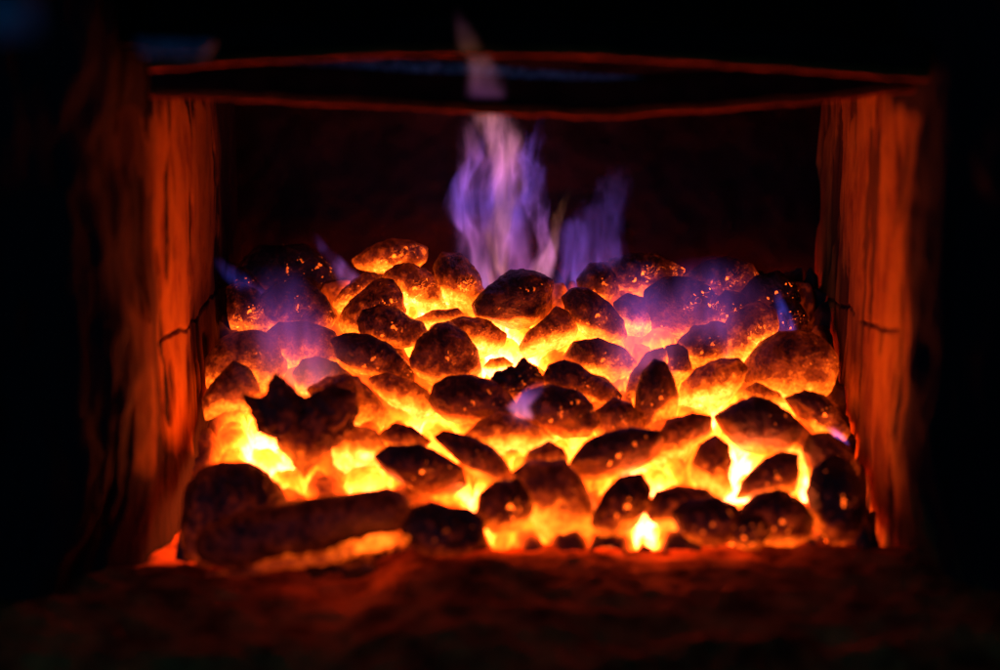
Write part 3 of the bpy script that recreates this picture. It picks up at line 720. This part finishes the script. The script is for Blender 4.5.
def flame(name, label, px, py, Y, pts, wy, colors, strength, seed, parent=None, loc0=None, group=None, **kw):
    """pts: (x px, y px, half width px) from base to tip"""
    base = at(px, py, Y); sc = ((base - CAM) @ FWD) / F_PX
    pts = sorted(pts, key=lambda p: -p[1])
    ys = np.array([(py - p[1]) * sc / math.cos(PITCH) for p in pts]); H = ys[-1]
    g = np.linspace(0, H, 7)
    cx = list(np.interp(g, ys, [(p[0] - px) * sc for p in pts])); wx = list(np.interp(g, ys, [max(p[2], 1.2) * sc for p in pts]))
    warp = kw.get('warp', .010)
    m = flame_mat(name + '_gas', H, cx, wx, wy, colors, strength, seed, **kw)
    loc = base if loc0 is None else base - loc0
    o = flame_hull(name, m, loc, H, cx, wx, wy, warp * 0.6, parent)
    if label and parent is None: tag(o, label, 'flame', group)
    return o
c1 = [(0.0, VIOLET), (0.25, PURP), (0.45, VIOLET), (0.7, PURP), (1.0, PINK)]
c2 = [(0.0, PINK), (0.3, PURP), (0.6, VIOLET), (1.0, VIOLET)]
MAG = (0.95, 0.17, 0.50); PLUM = (0.55, 0.13, 0.70)
c3 = [(0.0, PURP), (0.35, VIOLET), (0.7, BLUE), (1.0, VIOLET)]
c4 = [(0.0, ORG), (0.4, PINK), (0.8, PINK), (1.0, ORG)]
# the tall flame and its tongues
fb = at(505, 296, 0.24)
TF = empty('flame', fb); tag(TF, 'tall purple and pink flame licking up behind the metal rim', 'flame')
flame('flame_tongue', None, 500, 310, .245, [(500,310,44),(500,270,42),(494,235,44),(488,200,50),(496,170,42),(490,140,30),(486,112,26),(484,92,20)], .45, c1, 33, 3.1, TF, fb, warp=.030)
flame('flame_tongue', None, 500, 310, .235, [(492,310,16),(500,270,13),(496,240,14),(506,210,18),(512,180,19),(500,150,22),(492,112,26),(486,84,22)], .5, c4, 48, 8.7, TF, fb, warp=.018, hollow=.3)
flame('flame_tongue', None, 535, 296, .24, [(525,296,22),(540,270,14),(540,240,12),(532,205,17),(540,175,16),(527,150,12),(530,118,6)], .5, c2, 62, 5.2, TF, fb, warp=.024)
flame('flame_tongue', None, 480, 300, .25, [(486,300,16),(480,260,14),(472,232,13),(456,212,14),(456,194,11),(474,160,10),(482,130,8)], .5, c2, 60, 11.4, TF, fb, warp=.010)
flame('flame_tongue', None, 548, 290, .25, [(536,290,18),(546,262,13),(556,240,9),(560,215,7),(566,190,4)], .5, [(0, PINK), (.5, PINK), (.8, ORG), (1, ORG)], 42, 61.4, TF, fb, warp=.010)
flame('flame_tip', None, 484, 100, -0.008, [(486,100,24),(484,75,22),(476,56,17),(474,40,12)], .3, [(0, PURP), (.5, PINK), (1, ORG)], 22, 14.0, TF, fb, warp=.003)
flame('flame_tip', None, 470, 54, -0.045, [(472,54,16),(467,38,13),(462,26,8),(457,8,4)], .35, [(0, ORG), (.5, PINK), (1, PURP)], 17, 19.0, TF, fb, warp=.003)
flame('flame', 'thin blue-violet flame of several strands, right of the tall purple flame', 594, 305, .25, [(590,305,44),(592,262,42),(596,230,38),(602,205,28),(608,165,16)], .45, [(0, PURP), (.4, VIOLET), (.7, VIOLET), (1, PURP)], 22, 21.3, warp=.024)
flame('flame', 'slanting blue wisp over the dull red briquettes at the far left', 268, 330, .215, [(310,335,28),(285,312,24),(262,296,20),(240,278,15),(222,256,8)], .6, c3, 30, 25.3, warp=.010, soft=.1)
flame('flame', 'faint violet wisp curling up between the left rear briquettes', 352, 310, .235, [(366,310,24),(354,285,20),(340,268,15),(326,250,10),(314,232,5)], .5, [(0, PINK), (.4, PURP), (1, VIOLET)], 36, 29.9, warp=.010, soft=.1)
flame('flame', 'narrow blue wisp rising in front of the rear right corner', 780, 350, .195, [(788,350,16),(784,325,12),(778,308,10),(770,284,6)], .6, c3, 54, 33.7, warp=.005, soft=.1)
flame('flame', 'low pink and purple haze of flame over the smooth purple briquette at the left', 300, 400, .125, [(310,400,66),(300,365,74),(290,330,70),(284,300,48),(278,266,26)], .22, [(0, ORG), (.35, MAG), (.65, PLUM), (1, VIOLET)], 42, 37.1, warp=.012, streak=.12, soft=0.0, hollow=0)
flame('flame', 'soft purple flame over the gap between the yellow-bellied and round cracked briquettes', 640, 400, .145, [(634,400,36),(644,370,56),(646,340,62),(636,305,54),(630,262,26)], .2, [(0, MAG), (.35, MAG), (.7, PLUM), (1, VIOLET)], 44, 41.9, warp=.012, streak=.12, soft=0.0, hollow=0)
flame('flame', 'dim violet veil of flame across the right rear briquettes', 706, 365, .175, [(712,365,62),(712,330,80),(710,300,78),(706,256,36)], .22, [(0, MAG), (.5, PLUM), (1, VIOLET)], 30, 45.5, warp=.012, streak=.12, soft=0.0, hollow=0)
flame('flame', 'tiny violet flame at the foot of the black saw-toothed chunk', 526, 420, .085, [(526,420,12),(519,406,15),(532,392,13),(540,380,6)], .6, [(0, PINK), (.5, PURP), (1, BLUE)], 80, 51.0, warp=.004)
flame('flame', 'tiny blue flame jet at the right wall beside the rough crusty briquette', 842, 446, .08, [(846,446,5),(838,436,8),(828,426,5)], .7, [(0, BLUE), (1, PURP)], 150, 55.0, warp=.001)
